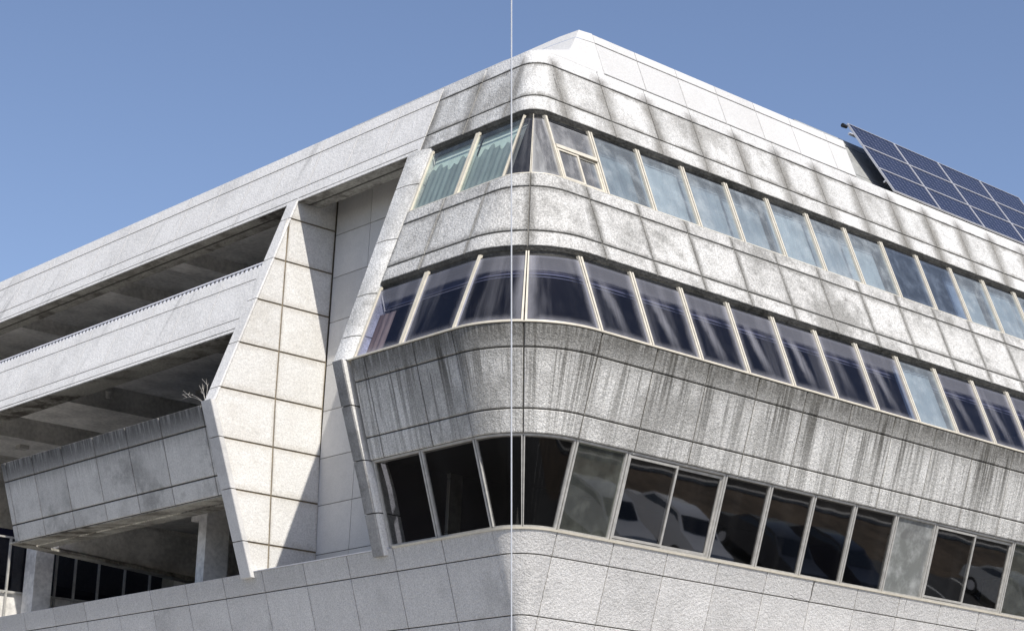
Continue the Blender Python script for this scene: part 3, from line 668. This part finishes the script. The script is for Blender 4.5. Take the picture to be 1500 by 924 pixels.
# ------------------------------------------------------------------ solar array on the roof edge
S = empty('solar_array', (12.48, 2.13, 7.85), 'tilted blue solar panels in silver frames along the right roof edge', 'solar panels')
a0 = Vector((12.48, 2.11, 7.86)); dv = Vector((0, 1.20, 1.895)); Ln = dv.length; dv.normalize(); nv = Vector((0, -dv.z, dv.y))
cw, ch = 1.652, Ln / 3
for i in range(4):
    for j in range(3):
        o = a0 + Vector((cw * i, 0, 0)) + dv * (ch * j)
        def q(s, t, h): return o + Vector((s, 0, 0)) + dv * t + nv * h - S.location
        mb = MB(); m = .014; wv = .024
        e = .006
        for s0, s1, t0, t1 in ((e, wv, e, ch - e), (cw - wv, cw - e, e, ch - e), (wv, cw - wv, e, wv * .8), (wv, cw - wv, ch - wv * .8, ch - e)):
            mb.hull8([q(s0, t0, -.03), q(s1, t0, -.03), q(s1, t1, -.03), q(s0, t1, -.03), q(s0, t0, .012), q(s1, t0, .012), q(s1, t1, .012), q(s0, t1, .012)])
        fr = mb.build('solar_panel', 'pvframe', S)
        mb = MB(); c = [q(.02, .02, .0), q(cw - .02, .02, .0), q(cw - .02, ch - .02, .0), q(.02, ch - .02, .0)]
        c2 = [q(.02, .02, -.02), q(cw - .02, .02, -.02), q(cw - .02, ch - .02, -.02), q(.02, ch - .02, -.02)]
        mb.face(c, [(0, 0), (10, 0), (10, 6), (0, 6)]); mb.face(list(reversed(c2)), [(.5, .5)] * 4)
        mb.build('cell_sheet', 'pv', fr)
mb = MB()
for t in (.35, 1.9):
    p0 = a0 + dv * t - nv * .06 - S.location
    mb.hull8([p0 + Vector((-.1 if t > 1 else 0, 0, 0)) + nv * -.03, p0 + Vector((6.6, 0, 0)) + nv * -.03, p0 + Vector((6.6, 0, 0)) + nv * -.03 + dv * .04, p0 + Vector((-.1 if t > 1 else 0, 0, 0)) + nv * -.03 + dv * .04,
              p0 + Vector((-.1 if t > 1 else 0, 0, 0)) + nv * .025, p0 + Vector((6.6, 0, 0)) + nv * .025, p0 + Vector((6.6, 0, 0)) + nv * .025 + dv * .04, p0 + Vector((-.1 if t > 1 else 0, 0, 0)) + nv * .025 + dv * .04])
mb.build('mounting_rail', 'pvframe', S)
mb = MB(); pk = a0 + dv * (Ln - .06) - nv * .06 - S.location; mb.tube([pk + Vector((-.14, 0, 0)), pk + Vector((0, 0, 0))], .05, .04, 10); mb.build('rail_end_cap', 'gasket_slot', S)

# ------------------------------------------------------------------ rope
top = Vector((-9.20037, -9.9675, 1.0098)); bot = Vector((-7.92856, -8.76747, -4.81841)); d = top - bot
bot2 = bot + d * ((GZ - bot.z) / d.z)
R_ = MB(); R_.tube([bot2, bot, top, top + d * .5], .0062, k=8)
ro = R_.build('rope', 'rope', None); ro['label'] = 'thin pale rope hanging taut in front of the rounded corner'; ro['category'] = 'rope'

# ------------------------------------------------------------------ dry weed rooted on the spandrel top beside the fin
wd = MB(); root = Vector((.12, 8.95, 2.06)); random.seed(3)
for k in range(5):
    e = Vector((.35 + random.uniform(-.2, .3), 9.4 + random.uniform(0, 1.2), 2.3 + random.uniform(0, .45)))
    m = root.lerp(e, .5) + Vector((0, 0, random.uniform(.05, .25)))
    pts = [(root * (1 - t) ** 2 + m * 2 * t * (1 - t) + e * t * t) for t in [i / 7 for i in range(8)]]
    wd.tube(pts, .0035, .002, 5)
    for s in range(2):
        p = pts[4 + s]; wd.tube([p, p + Vector((random.uniform(-.1, .1), random.uniform(0, .3), random.uniform(.02, .2)))], .004, .002, 4)
MAT['twig'] = plain('dry_twig', (.55, .52, .47), .9)
w = wd.build('dry_weed', 'twig', None); w['label'] = 'leafless dry weed growing beside the fin over the grey spandrel'; w['category'] = 'plant'

# ------------------------------------------------------------------ ground, street and what the low panes mirror
def sheet_obj(name, x0, y0, x1, y1, z, mat):
    mb = MB(); mb.face([(x0, y0, z), (x1, y0, z), (x1, y1, z), (x0, y1, z)]); o = mb.build(name, mat, None); o['kind'] = 'structure'; return o
MAT['asphalt'] = plain('asphalt', (.055, .055, .055), .9, var=.25, scale=.6)
MAT['paving'] = plain('pale_paving', (.46, .44, .40), .9, var=.2, scale=.8)
MAT['dirt'] = plain('brown_dirt', (.035, .03, .024), 1, var=.45, scale=.25)
MAT['paint'] = plain('road_paint', (.75, .75, .72), .7)
sheet_obj('ground', -1500, -1500, 1500, 1500, GZ - .008, 'dirt')
MAT['bank'] = plain('bare_brown_soil', (.10, .075, .052), 1, var=.6, scale=.7)
MAT['farground'] = plain('dark_far_ground', (.03, .03, .026), 1, var=.4, scale=.1)
sheet_obj('car_park', -40, -19.6, 90, -3.6, GZ - .004, 'asphalt')
sheet_obj('soil_verge', -10, -24.0, 90, -19.6, GZ - .004, 'bank')
mb = MB(); mb.box((-10, -24.25, GZ - .1), (90, -24.05, GZ + .12)); mb.box((-10, -26.0, GZ - .1), (90, -25.8, GZ + .12)); o = mb.build('kerb', 'paving', None); o['kind'] = 'structure'
sheet_obj('bounce_forecourt', -14, -7, 60, 26, GZ, 'paving')  # unseen pale paving, added to bounce light onto the shaded undercut
mb = MB()
for x in range(-6, 58, 3): mb.box((x, -19.5, GZ - .004), (x + .1, -14.5, GZ + .002))
o = mb.build('bay_markings', 'paint', None); o['kind'] = 'structure'

def car(name, label, loc, rz, paint, rough=.25):
    c = empty(name, loc, label, 'car', 'cars parked in front of the building'); c.rotation_euler = (0, 0, rz)
    pm = plain(name + '_paint', paint, rough, var=.04, spec=.6)
    prof = [(-2.1, .35), (-2.12, .75), (-1.95, .92), (-1.5, .98), (-.95, 1.40), (-.3, 1.47), (.5, 1.42), (1.15, 1.0), (1.95, .86), (2.12, .66), (2.1, .35)]
    mb = MB()
    def ring(w0):
        r = []
        for x, z in prof: r.append((x, w0 * (1.0 if z < 1.02 else .80), z))
        return r
    A = ring(-.86); Bq = ring(.86); mb.prism(A, Bq); mb.build('body', pm, c)
    mb = MB()
    def glassq(pts, n): mb.face([Vector(p) + Vector(n) * .012 for p in pts])
    glassq([(1.10, -.70, 1.03), (1.10, .70, 1.03), (.56, .62, 1.385), (.56, -.62, 1.385)], (.55, 0, .8))
    mb.build('windscreen', 'carglass', c)
    mb = MB(); glassq([(-1.46, -.70, 1.02), (-1.46, .70, 1.02), (-1.0, .62, 1.36), (-1.0, -.62, 1.36)], (-.7, 0, .7)); mb.build('rear_window', 'carglass', c)
    for s in (-1, 1):
        mb = MB(); pts = [(-1.25, s * .80, 1.05), (.95, s * .80, 1.05), (.45, s * .70, 1.36), (-.85, s * .70, 1.36)]
        mb.face([Vector(p) + Vector((0, s * .03, .01)) for p in pts]); mb.build('side_window', 'carglass', c)
        for x in (-1.3, 1.3):
            mb = MB(); mb.tube([(x, s * .66, .32), (x, s * .88, .32)], .32, k=18); wl = mb.build('wheel', 'gasket_slot', c)
            mb = MB(); mb.tube([(x, s * .87, .32), (x, s * .895, .32)], .19, k=14); mb.build('rim', 'pvframe', wl)
        mb = MB(); mb.box((2.08, s * .45, .62), (2.135, s * .75, .76)) if s > 0 else mb.box((2.08, -.75, .62), (2.135, -.45, .76)); mb.build('headlight', 'white', c)
    return c
MAT['carglass'] = plain('car_glass', (.01, .012, .015), .08, spec=.7)
for nm, lb, x, y, rz, p in (
    ('parked_car', 'silver hatchback mirrored in the low panes next to the rounded corner', 20.8, -17.2, 1.5, (.5, .5, .5)),
    ('parked_car', 'white car mirrored in the first sliding window', 24.2, -17.0, 1.62, (.55, .55, .56)),
    ('parked_car', 'dark grey car mirrored in the low panes right of the sliding window', 28.6, -16.9, 1.57, (.04, .04, .045)),
    ('parked_car', 'black car mirrored in the low panes under the middle of the band', 32.0, -17.1, 1.5, (.02, .02, .03)),
    ('parked_car', 'pale grey car mirrored in the far sliding window', 42.4, -16.9, 1.64, (.35, .36, .37))):
    car(nm, lb, (x, y, GZ), rz, p)
